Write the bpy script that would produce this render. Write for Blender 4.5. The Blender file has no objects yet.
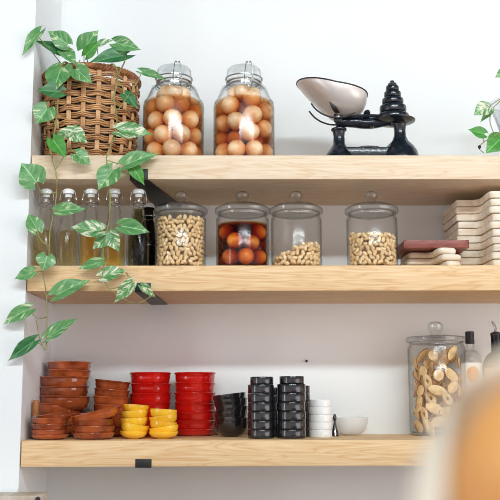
import bpy, bmesh, math, random
from mathutils import Vector, Matrix, noise
random.seed(11)
PI = math.pi
sc = bpy.context.scene
col = sc.collection

# ------------------------------------------------------------------ camera
CAM = Vector((0.5195, -2.2, 1.2839)); FPX = 916.5
yaw, pit, rol = math.radians(.5472), math.radians(9.0214), math.radians(-.1335)
FW = Vector((math.sin(yaw)*math.cos(pit), math.cos(yaw)*math.cos(pit), math.sin(pit)))
_r = Vector((math.cos(yaw), -math.sin(yaw), 0)); _u = _r.cross(FW)
RT = _r*math.cos(rol) + _u*math.sin(rol); UP = _u*math.cos(rol) - _r*math.sin(rol)
cd = bpy.data.cameras.new('camera'); cam = bpy.data.objects.new('camera', cd); col.objects.link(cam)
cam.matrix_world = Matrix(((RT.x, UP.x, -FW.x, CAM.x), (RT.y, UP.y, -FW.y, CAM.y), (RT.z, UP.z, -FW.z, CAM.z), (0, 0, 0, 1)))
cd.sensor_width = 36; cd.lens = FPX*36/500; cd.clip_start = .05
cd.dof.use_dof = True; cd.dof.focus_distance = 2.31; cd.dof.aperture_fstop = 2.6
sc.camera = cam

def P(px, py, Y):
    d = FW + RT*((px-250)/FPX) - UP*((py-250)/FPX)
    return CAM + d*((Y-CAM.y)/d.y)
def PZ(px, py, Z):
    d = FW + RT*((px-250)/FPX) - UP*((py-250)/FPX)
    return CAM + d*((Z-CAM.z)/d.z)
def S(Y): return (Y+2.2)/FPX                      # metres per photo pixel at a depth

D = .3166                                          # shelf depth
TT, TB, MT, MB_, BT, BB = 1.8705, 1.8093, 1.5955, 1.5333, 1.1803, 1.1198

# ------------------------------------------------------------------ materials
def nodes(name):
    m = bpy.data.materials.new(name); m.use_nodes = True
    nt = m.node_tree; nt.nodes.clear()
    return m, nt.nodes, nt.links
def N(ns, t, **kw):
    n = ns.new(t)
    for k, v in kw.items():
        if k.startswith('i_'): n.inputs[k[2:].replace('_', ' ')].default_value = v
        else: setattr(n, k, v)
    return n
def c4(c): return (c[0], c[1], c[2], 1)
def srgb(r, g, b):
    f = lambda v: ((v/255+.055)/1.055)**2.4 if v > 10 else v/255/12.92
    return (f(r), f(g), f(b))

def pbr(name, c1, rough=.5, c2=None, scale=20, metal=0, bump=0, bscale=None, stretch=(1, 1, 1), rnd=0, coat=0, detail=4, spec=.5, thr=(.35, .65), trans=0):
    m, ns, ln = nodes(name)
    out = N(ns, 'ShaderNodeOutputMaterial'); b = N(ns, 'ShaderNodeBsdfPrincipled')
    ln.new(b.outputs[0], out.inputs[0])
    b.inputs['Roughness'].default_value = rough; b.inputs['Metallic'].default_value = metal
    b.inputs['Coat Weight'].default_value = coat; b.inputs['Coat Roughness'].default_value = .08
    b.inputs['Specular IOR Level'].default_value = spec
    if trans: b.inputs['Transmission Weight'].default_value = trans
    tc = N(ns, 'ShaderNodeTexCoord'); mp = N(ns, 'ShaderNodeMapping'); mp.inputs['Scale'].default_value = stretch
    ln.new(tc.outputs['Object'], mp.inputs[0])
    oi = N(ns, 'ShaderNodeObjectInfo')
    add = N(ns, 'ShaderNodeVectorMath', operation='ADD'); sc_ = N(ns, 'ShaderNodeVectorMath', operation='SCALE')
    cmb = N(ns, 'ShaderNodeCombineXYZ')
    for i in range(3): ln.new(oi.outputs['Random'], cmb.inputs[i])
    ln.new(cmb.outputs[0], sc_.inputs[0]); sc_.inputs['Scale'].default_value = 37.0
    ln.new(mp.outputs[0], add.inputs[0]); ln.new(sc_.outputs[0], add.inputs[1])
    colsock = None
    if c2 is not None:
        nz = N(ns, 'ShaderNodeTexNoise'); nz.inputs['Scale'].default_value = scale; nz.inputs['Detail'].default_value = detail
        ln.new(add.outputs[0], nz.inputs['Vector'])
        rp = N(ns, 'ShaderNodeValToRGB'); rp.color_ramp.elements[0].position = thr[0]; rp.color_ramp.elements[1].position = thr[1]
        rp.color_ramp.elements[0].color = c4(c1); rp.color_ramp.elements[1].color = c4(c2)
        ln.new(nz.outputs['Fac'], rp.inputs[0]); colsock = rp.outputs[0]
    if rnd:
        hs = N(ns, 'ShaderNodeHueSaturation')
        mr = N(ns, 'ShaderNodeMapRange'); mr.inputs['To Min'].default_value = 1-rnd; mr.inputs['To Max'].default_value = 1+rnd
        ln.new(oi.outputs['Random'], mr.inputs[0]); ln.new(mr.outputs[0], hs.inputs['Value'])
        if colsock: ln.new(colsock, hs.inputs['Color'])
        else: hs.inputs['Color'].default_value = c4(c1)
        colsock = hs.outputs[0]
    if colsock: ln.new(colsock, b.inputs['Base Color'])
    else: b.inputs['Base Color'].default_value = c4(c1)
    if bump:
        n2 = N(ns, 'ShaderNodeTexNoise'); n2.inputs['Scale'].default_value = bscale or scale; n2.inputs['Detail'].default_value = 5
        ln.new(add.outputs[0], n2.inputs['Vector'])
        bp = N(ns, 'ShaderNodeBump'); bp.inputs['Strength'].default_value = bump; bp.inputs['Distance'].default_value = .003
        ln.new(n2.outputs['Fac'], bp.inputs['Height']); ln.new(bp.outputs[0], b.inputs['Normal'])
    return m

def glass(name, tint=(.995, .997, .996), edge=(.42, .46, .47), refl=.02, top=.45, rough=.13):
    m, ns, ln = nodes(name)
    out = N(ns, 'ShaderNodeOutputMaterial'); mix = N(ns, 'ShaderNodeMixShader')
    tr = N(ns, 'ShaderNodeBsdfTransparent'); gl = N(ns, 'ShaderNodeBsdfGlossy'); gl.inputs['Roughness'].default_value = rough
    lw = N(ns, 'ShaderNodeLayerWeight'); lw.inputs['Blend'].default_value = .5
    pw = N(ns, 'ShaderNodeMath', operation='POWER'); pw.inputs[1].default_value = 4
    mr = N(ns, 'ShaderNodeMapRange'); mr.inputs['To Min'].default_value = refl; mr.inputs['To Max'].default_value = top
    p2 = N(ns, 'ShaderNodeMath', operation='POWER'); p2.inputs[1].default_value = 5
    mc = N(ns, 'ShaderNodeMix', data_type='RGBA')
    mc.inputs[6].default_value = c4(tint); mc.inputs[7].default_value = c4(edge)
    ln.new(lw.outputs['Facing'], pw.inputs[0]); ln.new(lw.outputs['Facing'], p2.inputs[0])
    ln.new(pw.outputs[0], mr.inputs[0]); ln.new(mr.outputs[0], mix.inputs[0])
    ln.new(p2.outputs[0], mc.inputs[0]); ln.new(mc.outputs[2], tr.inputs[0])
    ln.new(tr.outputs[0], mix.inputs[1]); ln.new(gl.outputs[0], mix.inputs[2]); ln.new(mix.outputs[0], out.inputs[0])
    return m

def liquid(name, sigma):
    m, ns, ln = nodes(name)
    out = N(ns, 'ShaderNodeOutputMaterial'); tr = N(ns, 'ShaderNodeBsdfTransparent')
    d = max(sigma)*1.02
    va = N(ns, 'ShaderNodeVolumeAbsorption'); va.inputs['Density'].default_value = d
    va.inputs['Color'].default_value = c4([1-s/d for s in sigma])
    ln.new(tr.outputs[0], out.inputs[0]); ln.new(va.outputs[0], out.inputs[1])
    return m

def wood(name, a, b, dark, freq=1.0, rough=.55):
    """plank grain running along local X"""
    m, ns, ln = nodes(name)
    out = N(ns, 'ShaderNodeOutputMaterial'); bs = N(ns, 'ShaderNodeBsdfPrincipled'); ln.new(bs.outputs[0], out.inputs[0])
    bs.inputs['Roughness'].default_value = rough
    tc = N(ns, 'ShaderNodeTexCoord'); mp = N(ns, 'ShaderNodeMapping'); mp.inputs['Scale'].default_value = (1.3*freq, 14*freq, 14*freq)
    oi = N(ns, 'ShaderNodeObjectInfo'); ad = N(ns, 'ShaderNodeVectorMath', operation='ADD')
    cb = N(ns, 'ShaderNodeCombineXYZ'); ml = N(ns, 'ShaderNodeMath', operation='MULTIPLY'); ml.inputs[1].default_value = 23
    ln.new(oi.outputs['Random'], ml.inputs[0]); ln.new(ml.outputs[0], cb.inputs[0]); ln.new(ml.outputs[0], cb.inputs[2])
    ln.new(tc.outputs['Object'], mp.inputs[0]); ln.new(mp.outputs[0], ad.inputs[0]); ln.new(cb.outputs[0], ad.inputs[1])
    n1 = N(ns, 'ShaderNodeTexNoise'); n1.inputs['Scale'].default_value = 1.6; n1.inputs['Detail'].default_value = 3; n1.inputs['Distortion'].default_value = .6
    ln.new(ad.outputs[0], n1.inputs['Vector'])
    m1 = N(ns, 'ShaderNodeMath', operation='MULTIPLY'); m1.inputs[1].default_value = 9
    ln.new(n1.outputs['Fac'], m1.inputs[0])
    fr = N(ns, 'ShaderNodeMath', operation='PINGPONG'); fr.inputs[1].default_value = .5; ln.new(m1.outputs[0], fr.inputs[0])
    rp = N(ns, 'ShaderNodeValToRGB'); e = rp.color_ramp.elements
    e[0].position = 0; e[0].color = c4(b); e[1].position = .5; e[1].color = c4(a)
    q = e.new(.12); q.color = c4([x*.45+y*.55 for x, y in zip(b, a)])
    ln.new(fr.outputs[0], rp.inputs[0])
    mp2 = N(ns, 'ShaderNodeMapping'); mp2.inputs['Scale'].default_value = (7*freq, 240*freq, 240*freq); ln.new(tc.outputs['Object'], mp2.inputs[0])
    n2 = N(ns, 'ShaderNodeTexNoise'); n2.inputs['Scale'].default_value = 1; n2.inputs['Detail'].default_value = 3; ln.new(mp2.outputs[0], n2.inputs['Vector'])
    r2 = N(ns, 'ShaderNodeValToRGB'); r2.color_ramp.elements[0].position = .36; r2.color_ramp.elements[1].position = .6
    r2.color_ramp.elements[0].color = c4(dark); r2.color_ramp.elements[1].color = (1, 1, 1, 1); ln.new(n2.outputs['Fac'], r2.inputs[0])
    mx = N(ns, 'ShaderNodeMix', data_type='RGBA', blend_type='MULTIPLY'); mx.inputs[0].default_value = .75
    ln.new(rp.outputs[0], mx.inputs[6]); ln.new(r2.outputs[0], mx.inputs[7]); ln.new(mx.outputs[2], bs.inputs['Base Color'])
    bp = N(ns, 'ShaderNodeBump'); bp.inputs['Strength'].default_value = .12; bp.inputs['Distance'].default_value = .001
    ln.new(n2.outputs['Fac'], bp.inputs['Height']); ln.new(bp.outputs[0], bs.inputs['Normal'])
    return m

def leafmat(name, green, green2, cream, amount):
    m, ns, ln = nodes(name)
    out = N(ns, 'ShaderNodeOutputMaterial'); bs = N(ns, 'ShaderNodeBsdfPrincipled')
    bs.inputs['Roughness'].default_value = .38
    tl = N(ns, 'ShaderNodeBsdfTranslucent'); ms = N(ns, 'ShaderNodeMixShader'); ms.inputs[0].default_value = .18
    ln.new(bs.outputs[0], ms.inputs[1]); ln.new(tl.outputs[0], ms.inputs[2]); ln.new(ms.outputs[0], out.inputs[0])
    tc = N(ns, 'ShaderNodeTexCoord'); sp = N(ns, 'ShaderNodeSeparateXYZ'); ln.new(tc.outputs['Object'], sp.inputs[0])
    ab = N(ns, 'ShaderNodeMath', operation='ABSOLUTE'); ln.new(sp.outputs['X'], ab.inputs[0])
    # streaks follow the side veins: coordinate along the vein direction stretched
    k = N(ns, 'ShaderNodeMath', operation='SUBTRACT'); k2 = N(ns, 'ShaderNodeMath', operation='MULTIPLY'); k2.inputs[1].default_value = .9
    ln.new(ab.outputs[0], k2.inputs[0]); ln.new(sp.outputs['Y'], k.inputs[0]); ln.new(k2.outputs[0], k.inputs[1])
    oi = N(ns, 'ShaderNodeObjectInfo'); mo = N(ns, 'ShaderNodeMath', operation='MULTIPLY'); mo.inputs[1].default_value = 91; ln.new(oi.outputs['Random'], mo.inputs[0])
    sx = N(ns, 'ShaderNodeMath', operation='MULTIPLY'); sx.inputs[1].default_value = 2.2; ln.new(sp.outputs['X'], sx.inputs[0])
    sy = N(ns, 'ShaderNodeMath', operation='MULTIPLY'); sy.inputs[1].default_value = 4.6; ln.new(k.outputs[0], sy.inputs[0])
    cb = N(ns, 'ShaderNodeCombineXYZ'); ln.new(sx.outputs[0], cb.inputs[0]); ln.new(sy.outputs[0], cb.inputs[1]); ln.new(mo.outputs[0], cb.inputs[2])
    nz = N(ns, 'ShaderNodeTexNoise'); nz.inputs['Scale'].default_value = 1.1; nz.inputs['Detail'].default_value = 3; nz.inputs['Roughness'].default_value = .65; ln.new(cb.outputs[0], nz.inputs['Vector'])
    rp = N(ns, 'ShaderNodeValToRGB'); e = rp.color_ramp.elements
    e[0].position = .30; e[0].color = c4(green2); e[1].position = amount+.03; e[1].color = c4(cream)
    q = e.new(amount-.05); q.color = c4(green)
    ln.new(nz.outputs['Fac'], rp.inputs[0])
    lt = N(ns, 'ShaderNodeMath', operation='LESS_THAN'); lt.inputs[1].default_value = .02; ln.new(ab.outputs[0], lt.inputs[0])
    mx = N(ns, 'ShaderNodeMix', data_type='RGBA'); ln.new(lt.outputs[0], mx.inputs[0]); ln.new(rp.outputs[0], mx.inputs[6])
    mx.inputs[7].default_value = c4([min(1, g*1.5+.03) for g in green])
    ln.new(mx.outputs[2], bs.inputs['Base Color']); ln.new(mx.outputs[2], tl.inputs[0])
    return m

M = {}
M['wall'] = pbr('white plaster', srgb(241, 244, 245), .75, srgb(237, 241, 242), 3, bump=.08, bscale=60)
M['oak'] = wood('pale oak', srgb(243, 212, 168), srgb(228, 186, 134), (.88, .79, .68), 1.3)
M['oaktoplit'] = wood('oak with painted top light', srgb(241, 223, 198), srgb(229, 202, 168), (.92, .86, .79), 1.3)  # same oak, bright top light on the upper shelf painted in as paler colour
M['floor'] = wood('brown floorboards', srgb(92, 74, 62), srgb(66, 50, 40), (.7, .65, .6), .5)
M['black'] = pbr('black painted metal', srgb(26, 25, 26), .45, srgb(38, 36, 35), 30)
M['iron'] = pbr('black cast iron', srgb(20, 25, 32), .22, srgb(36, 43, 54), 60, bump=.15, bscale=120, coat=.2, spec=.4)
M['steel'] = pbr('dull tin', srgb(230, 223, 218), .34, srgb(214, 207, 202), 12, metal=.3)
M['wire'] = pbr('bright wire', srgb(178, 182, 186), .22, metal=.9)
M['rubber'] = pbr('pale rubber ring', srgb(200, 195, 190), .5)
M['wicker'] = pbr('brown wicker', srgb(136, 90, 54), .45, srgb(216, 166, 112), 28, stretch=(1, 1, 7), thr=(.36, .6))
M['wickerd'] = pbr('dark wicker rim', srgb(120, 74, 42), .5, srgb(176, 116, 70), 45)
M['wickers'] = pbr('pale wicker stakes', srgb(232, 190, 142), .5, srgb(196, 146, 98), 30)
M['pot'] = pbr('dark nursery pot', srgb(42, 30, 22), .7)
M['soil'] = pbr('potting soil', srgb(48, 34, 24), .9, srgb(30, 20, 14), 80, bump=.5)
M['stem'] = pbr('pale green stem', srgb(150, 156, 90), .45, srgb(120, 112, 62), 30)
M['leaf'] = leafmat('variegated leaf', srgb(116, 172, 108), srgb(72, 136, 80), srgb(214, 226, 184), .625)
M['leafw'] = leafmat('heavily variegated leaf', srgb(114, 168, 106), srgb(70, 132, 76), srgb(232, 234, 208), .545)
M['leafg'] = leafmat('plain green leaf', srgb(96, 170, 76), srgb(66, 138, 62), srgb(150, 190, 110), .72)
M['leafd'] = leafmat('dark green leaf', srgb(76, 140, 86), srgb(48, 106, 64), srgb(170, 196, 150), .68)
M['glass'] = glass('clear glass')
M['glassthick'] = glass('clear thick glass', (.95, .97, .97), (.16, .18, .20), .09, .8)
M['glassgreen'] = glass('dark green glass', (.05, .08, .025), (.01, .02, .01), .03, .5)
M['egg'] = pbr('pickled egg', srgb(250, 222, 186), .35, srgb(226, 168, 110), 34, rnd=.16, coat=.2, thr=(.42, .72))
M['fruit'] = pbr('pickled fruit', srgb(250, 190, 96), .35, srgb(196, 90, 36), 22, rnd=.25, coat=.2)
M['brine'] = liquid('amber brine', (11, 27, 46))
M['syrup'] = liquid('dark red brown syrup', (34, 84, 150))
M['oilpale'] = liquid('pale olive oil', (9, 14, 32))
M['oilamber'] = liquid('amber oil', (.8, 12, 60))
M['oilgreen'] = liquid('dark olive oil', (60, 62, 95))
M['cashew'] = pbr('cashew', srgb(244, 218, 172), .5, srgb(226, 186, 130), 90, rnd=.1)
M['ceramicwhite'] = pbr('white ceramic', srgb(240, 242, 242), .2)
M['board'] = pbr('whitewashed wood', srgb(244, 236, 222), .6, srgb(228, 210, 184), 22, stretch=(1, 3, 3), rnd=.06, bump=.3, bscale=40)
M['redboard'] = pbr('dark red wood', srgb(150, 80, 66), .42, srgb(122, 60, 50), 30, stretch=(1, 5, 5))
M['terra'] = pbr('glazed terracotta', srgb(186, 92, 48), .13, srgb(122, 52, 26), 22, rnd=.14, coat=.8, bump=.22, bscale=30)
M['red'] = pbr('glossy red glaze', srgb(206, 22, 16), .2, srgb(184, 14, 12), 20, rnd=.07, coat=.5, bump=.05, bscale=25)
M['yellow'] = pbr('glossy yellow glaze', srgb(247, 200, 54), .2, srgb(240, 180, 34), 14, rnd=.07, coat=.5)
M['blackglaze'] = pbr('glossy black glaze', srgb(24, 25, 28), .16, srgb(32, 33, 37), 30, coat=.9, bump=.12)
M['slate'] = pbr('black stoneware', srgb(20, 22, 27), .17, srgb(30, 33, 40), 40, coat=.6, thr=(.5, .8))
M['crisp'] = pbr('toasted bread', srgb(243, 216, 166), .7, srgb(222, 180, 122), 70, rnd=.1, bump=.4, bscale=90)
M['crust'] = pbr('brown crust', srgb(178, 118, 62), .6, srgb(140, 84, 40), 60)
M['bun'] = pbr('golden bread crust', srgb(222, 150, 76), .5, srgb(236, 176, 106), 18, bump=.2, bscale=40)
M['paper'] = pbr('cream greaseproof paper', srgb(240, 230, 214), .8, srgb(232, 220, 200), 10, bump=.2, bscale=25)
M['cream'] = pbr('whitewashed cabinet', srgb(226, 222, 214), .55, srgb(190, 170, 150), 6, stretch=(4, 1, 1))
M['lab'] = pbr('white paper label', srgb(236, 236, 230), .6)
M['orange'] = pbr('orange print', srgb(238, 170, 90), .6, srgb(228, 150, 66), 40)
M['gold'] = pbr('cream and gold label', srgb(226, 206, 150), .5, srgb(200, 170, 100), 30)
M['handle'] = wood('brown handle wood', srgb(186, 124, 74), srgb(150, 92, 50), (.7, .6, .5), 3)
M['counter'] = wood('counter oak', srgb(214, 180, 136), srgb(180, 138, 92), (.8, .7, .6))
def frosted():
    m, ns, ln = nodes('frosted glass')
    out = N(ns, 'ShaderNodeOutputMaterial'); a = N(ns, 'ShaderNodeMixShader'); a.inputs[0].default_value = .36
    tr = N(ns, 'ShaderNodeBsdfTransparent'); b = N(ns, 'ShaderNodeBsdfPrincipled'); b.inputs['Base Color'].default_value = c4(srgb(238, 238, 236)); b.inputs['Roughness'].default_value = .3
    ln.new(tr.outputs[0], a.inputs[1]); ln.new(b.outputs[0], a.inputs[2]); ln.new(a.outputs[0], out.inputs[0]); return m
M['frost'] = frosted()

# ------------------------------------------------------------------ mesh helpers
class G:
    def __init__(s): s.v = []; s.f = []
    def add(s, v, f, mat=None):
        o = len(s.v); s.v += [tuple((mat @ Vector(p)) if mat else p) for p in v]; s.f += [tuple(i+o for i in q) for q in f]; return s
def lathe(prof, n=40, wob=None):
    v, f = [], []; m = len(prof)
    for i in range(n):
        a = 2*PI*i/n; c, s_ = math.cos(a), math.sin(a)
        for (r, z) in prof:
            k = wob(a, z) if wob else 1
            v.append((r*c*k, r*s_*k, z))
    for i in range(n):
        j = (i+1) % n
        for k in range(m-1):
            f.append((i*m+k, j*m+k, j*m+k+1, i*m+k+1))
    return v, f
def catmull(pts, sub=6):
    pts = [Vector(p) for p in pts]
    if len(pts) < 3: return pts
    out = []
    for i in range(len(pts)-1):
        p0 = pts[max(i-1, 0)]; p1 = pts[i]; p2 = pts[i+1]; p3 = pts[min(i+2, len(pts)-1)]
        for k in range(sub):
            t = k/sub
            out.append(.5*((2*p1)+(p2-p0)*t+(2*p0-5*p1+4*p2-p3)*t*t+(3*p1-p0-3*p2+p3)*t**3))
    out.append(pts[-1]); return out
def tube(pts, r, n=8, closed=False):
    pts = [Vector(p) for p in pts]; L = len(pts)
    rad = r if callable(r) else (lambda t: r)
    v, f = [], []
    ref = Vector((.3, .5, .8))
    prev = None
    for i, p in enumerate(pts):
        a = pts[(i-1) % L] if (closed or i) else pts[0]; b = pts[(i+1) % L] if (closed or i < L-1) else pts[-1]
        t = (b-a).normalized()
        if prev is None: u = t.cross(ref).normalized()
        else:
            u = prev - t*prev.dot(t)
            u = u.normalized() if u.length > 1e-6 else t.cross(ref).normalized()
        prev = u; w = t.cross(u); rr = rad(i/max(L-1, 1))
        for k in range(n):
            q = 2*PI*k/n; v.append(tuple(p+(u*math.cos(q)+w*math.sin(q))*rr))
    for i in range(L if closed else L-1):
        j = (i+1) % L
        for k in range(n): f.append((i*n+k, i*n+(k+1) % n, j*n+(k+1) % n, j*n+k))
    if not closed:
        f.append(tuple(range(n-1, -1, -1))); f.append(tuple((L-1)*n+k for k in range(n)))
    return v, f
def circle(r, z=0, n=40, c=(0, 0)): return [(c[0]+r*math.cos(2*PI*i/n), c[1]+r*math.sin(2*PI*i/n), z) for i in range(n)]
def boxv(x0, x1, y0, y1, z0, z1):
    v = [(x0, y0, z0), (x1, y0, z0), (x1, y1, z0), (x0, y1, z0), (x0, y0, z1), (x1, y0, z1), (x1, y1, z1), (x0, y1, z1)]
    return v, [(0, 3, 2, 1), (4, 5, 6, 7), (0, 1, 5, 4), (1, 2, 6, 5), (2, 3, 7, 6), (3, 0, 4, 7)]
def sphere(rx, ry, rz, n=20, m=12, c=(0, 0, 0)):
    v, f = lathe([(max(1e-4, math.sin(PI*k/m)), -math.cos(PI*k/m)) for k in range(m+1)], n)
    return [(x*rx+c[0], y*ry+c[1], z*rz+c[2]) for x, y, z in v], f

def mesh(name, vf, mat, bevel=0, segs=2, smooth=True, fix=True):
    v, f = (vf.v, vf.f) if isinstance(vf, G) else vf
    me = bpy.data.meshes.new(name); me.from_pydata([tuple(p) for p in v], [], f)
    bm = bmesh.new(); bm.from_mesh(me)
    if fix: bmesh.ops.remove_doubles(bm, verts=bm.verts, dist=1e-5)
    if bevel:
        ed = [e for e in bm.edges if len(e.link_faces) == 2 and e.calc_face_angle(0) > .6]
        bmesh.ops.bevel(bm, geom=ed, offset=bevel, segments=segs, profile=.5, affect='EDGES', clamp_overlap=True)
    bmesh.ops.recalc_face_normals(bm, faces=bm.faces)
    if smooth:
        for q in bm.faces: q.smooth = True
        for e in bm.edges:
            if len(e.link_faces) == 2 and e.calc_face_angle(0) > .75: e.smooth = False
    bm.to_mesh(me); bm.free()
    me.materials.append(M[mat] if isinstance(mat, str) else mat)
    return me
def tag(o, label=None, cat=None, group=None, kind=None):
    if label: o['label'] = label
    if cat: o['category'] = cat
    if group: o['group'] = group
    if kind: o['kind'] = kind
    return o
def obj(name, vf, mat, parent=None, loc=None, rot=None, **kw):
    me = vf if isinstance(vf, bpy.types.Mesh) else mesh(name, vf, mat, **kw)
    o = bpy.data.objects.new(name, me); col.objects.link(o)
    if parent: o.parent = parent
    if loc is not None: o.location = loc
    if rot is not None: o.rotation_euler = rot
    return o
def empty(name, loc, label, cat, group=None, rot=None):
    o = bpy.data.objects.new(name, None); col.objects.link(o); o.location = loc; o.empty_display_size = .02
    if rot is not None: o.rotation_euler = rot
    return tag(o, label, cat, group)
def copy_tree(o, parent=None):
    c = o.copy(); col.objects.link(c)
    if parent: c.parent = parent
    for ch in list(o.children): copy_tree(ch, c)
    return c
def struct(name, vf, mat, **kw):
    o = obj(name, vf, mat, **kw); o['kind'] = 'structure'; return o
POS = ['topmost', 'second from the top', 'third from the top', 'fourth from the top', 'fifth from the top', 'sixth from the top', 'seventh from the top', 'eighth from the top', 'ninth from the top', 'tenth from the top']
def pos(i, n): return 'bottommost' if (i == n-1 and n > 1) else POS[i]

# ------------------------------------------------------------------ the setting
struct('wall_back', boxv(-.03, 3.2, D, D+.1, 0, 3.0), 'wall')
struct('wall_left', boxv(-2.2, 0, 0, D+.1, 0, 3.0), 'wall')
struct('floor', boxv(-2.2, 3.2, -4.5, D+.1, -.05, 0), 'floor')
tz = P(10, 489, -.008).z
struct('trim_1', boxv(-1.2, -.0005, -.006, -.0004, tz-.014, tz), 'wall', bevel=.002)

def shelf(zt, zb, label, arm, timber='oak'):
    t = empty('oak_shelf', (0, 0, zb), label, 'shelf', 'thick oak wall shelves')
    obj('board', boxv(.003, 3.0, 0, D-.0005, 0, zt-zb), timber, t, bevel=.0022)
    a0, a1, b0, b1, th = arm
    A0, A1 = P(a0[0], a0[1], -.001), P(a1[0], a1[1], -.001)
    B0, B1 = PZ(b0[0], b0[1], zb), PZ(b1[0], b1[1], zb)
    def ext(a, b): return a + (b-a)*((D-.001-a.y)/(b.y-a.y))
    B0, B1 = ext(A0, B0), ext(A1, B1)
    g = G(); z0, z1 = -.0025, th
    q = [A0, A1, B1, B0]
    v = [(p.x, p.y, z0) for p in q]+[(p.x, p.y, z1) for p in q]
    g.add(v, [(0, 1, 2, 3), (4, 7, 6, 5), (0, 4, 5, 1), (1, 5, 6, 2), (2, 6, 7, 3), (3, 7, 4, 0)])
    br = obj('bracket', g, 'black', t, bevel=.001); br['label'] = 'black metal bracket let into the underside'
    return t
shelf(TT, TB, 'top oak shelf carrying the wicker basket and the balance scale', ((129.6, 179.6), (147.8, 179.2), (151.2, 202), (173.4, 199), .026), 'oaktoplit')
shelf(MT, MB_, 'middle oak shelf carrying the bottles and cashew jars', ((134.7, 291.5), (150.8, 291), (153, 306), (169.7, 305.5), .020))
shelf(BT, BB, 'bottom oak shelf carrying the stacks of bowls', ((135, 468), (151.5, 468), (137.5, 463.5), (153.5, 463.5), .018))

# cabinet top seen in the lower left corner
cz = P(20, 495.5, -.09).z
cx1 = P(41, 495, -.09).x
t = empty('cabinet', ((cx1-.5)/2, -.06, 0), 'pale whitewashed cabinet edge in the bottom left corner below the shelves', 'cabinet')
t.location = (0, 0, 0)
obj('body', boxv(-.5, cx1, -.09, -.0075, 0, cz), 'cream', t, bevel=.004)
obj('knob', sphere(.006, .006, .006, c=(cx1-.006, -.094, cz-.008)), 'black', t)
w = obj('wall_screw', lathe([(0.0001, -.003), (.0035, -.003), (.0035, .0), (.0015, .001), (.0015, .012), (.0001, .012)], 14), 'black', loc=P(306.5, 361, D-.003), rot=(-PI/2, 0, 0))
tag(w, 'tiny dark screw in the wall above the black cups', 'screw')

# ------------------------------------------------------------------ wicker basket
bY = .142; bc = P(90, 155, bY); bR = 47*S(bY); bH = P(90, 82, bY).z-TT; bR0 = 41.5*S(bY)
bk = empty('wicker_basket', (bc.x, bY, TT), 'large brown woven wicker basket holding the trailing pothos on the top shelf', 'basket')
g = G(); NST = 20; rows = 12
def rad(z): return bR0+(bR-bR0)*(z/bH)**.8+.006*math.sin(PI*z/bH)
pitch = (bH-.012)/rows
for r in range(rows):
    for k in range(3):
        z = .008+r*pitch+pitch*(.22+.27*k)
        pts = []
        n = NST*6
        for i in range(n):
            a = 2*PI*i/n
            off = .0052*math.cos(NST/2*a+PI*r)
            rr = rad(z)+off+random.uniform(-.0005, .0005); pts.append((rr*math.cos(a), rr*math.sin(a), z+.0012*math.cos(NST/2*a*2)+random.uniform(-.0004, .0004)))
        g.add(*tube(pts, .0024, 6, True))
obj('weave', g, 'wicker', bk, fix=False)
g = G()
for i in range(NST):
    a = 2*PI*(i+.5)/NST
    a = 2*PI*i/NST
    for d in (-.03, 0, .03):
        pts = [(rad(z)*math.cos(a+d), rad(z)*math.sin(a+d), z) for z in [.002+(bH-.004)*q/8 for q in range(9)]]
        g.add(*tube(pts, .0024, 6))
obj('stakes', g, 'wickers', bk, fix=False)
g = G()
for s3 in range(3):
    pts = []
    for i in range(240):
        a = 2*PI*i/240; h = 26*a+s3*2*PI/3
        rr = rad(bH)+.002+.0052*math.cos(h); pts.append((rr*math.cos(a), rr*math.sin(a), bH+.0052*math.sin(h)))
    g.add(*tube(pts, .0046, 6, True))
obj('rim', g, 'wickerd', bk, fix=False)
obj('base', lathe([(.0001, .001), (bR0-.004, .001), (bR0-.004, .006), (.0001, .006)], 40), 'wicker', bk)

# ------------------------------------------------------------------ pothos
def leaf_mesh(fold, droop, curl, seed):
    v, f = [], []; R, U = 14, 10
    for j in range(R+1):
        t = j/R
        w = .5*max(0, math.sin(PI*(.02+.98*t)**.62))**(.8+.5*t)
        for i in range(U+1):
            u = -1+2*i/U
            x = u*w; y = t-.24*(abs(u)**1.5)*(1-t)**5
            z = fold*abs(x)-droop*t*t+curl*math.sin(5*t+seed)*abs(u)*.05-.25*fold*abs(u)**3*w
            v.append((x, y, z))
    for j in range(R):
        for i in range(U):
            a = j*(U+1)+i; f.append((a, a+1, a+U+2, a+U+1))
    return v, f
LM = {}
def leafmesh(kind, var):
    if (kind, var) not in LM:
        fo, dr, cu = [(.28, .12, 1), (.18, .28, -1), (.4, .05, .6)][var]
        LM[(kind, var)] = mesh('leaf', leaf_mesh(fo, dr, cu, var*1.7), kind, fix=False)
    return LM[(kind, var)]
def leaf(parent, base, tip, w, Yb, Yt, kind, i, tilt=None):
    b = P(base[0], base[1], Yb); t_ = P(tip[0], tip[1], Yt)
    y = t_-b; L = y.length; y.normalize()
    rr = random.Random(i*7+3)
    n = (Vector((.1, -1, .25)) if tilt is None else Vector(tilt)) + Vector((rr.uniform(-.3, .3), 0, rr.uniform(-.25, .3)))
    n = (n-y*n.dot(y)).normalized(); x = y.cross(n)
    W = w*S(Yb)*1.28
    me = leafmesh(kind, i % 3)
    o = bpy.data.objects.new('leaf', me); col.objects.link(o); o.parent = parent
    m = Matrix(((x.x*W, y.x*L, n.x*L*.8, b.x), (x.y*W, y.y*L, n.y*L*.8, b.y), (x.z*W, y.z*L, n.z*L*.8, b.z), (0, 0, 0, 1)))
    o.matrix_local = parent.matrix_world.inverted() @ m if False else Matrix.Translation(-parent.location) @ m
    if kind == 'leafw': o['label'] = 'leaf heavily streaked with cream'
    return b
pl = empty('pothos_plant', (bc.x, bY, TT+.006), 'trailing variegated pothos spilling from the wicker basket down past the shelves', 'plant')
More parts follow.
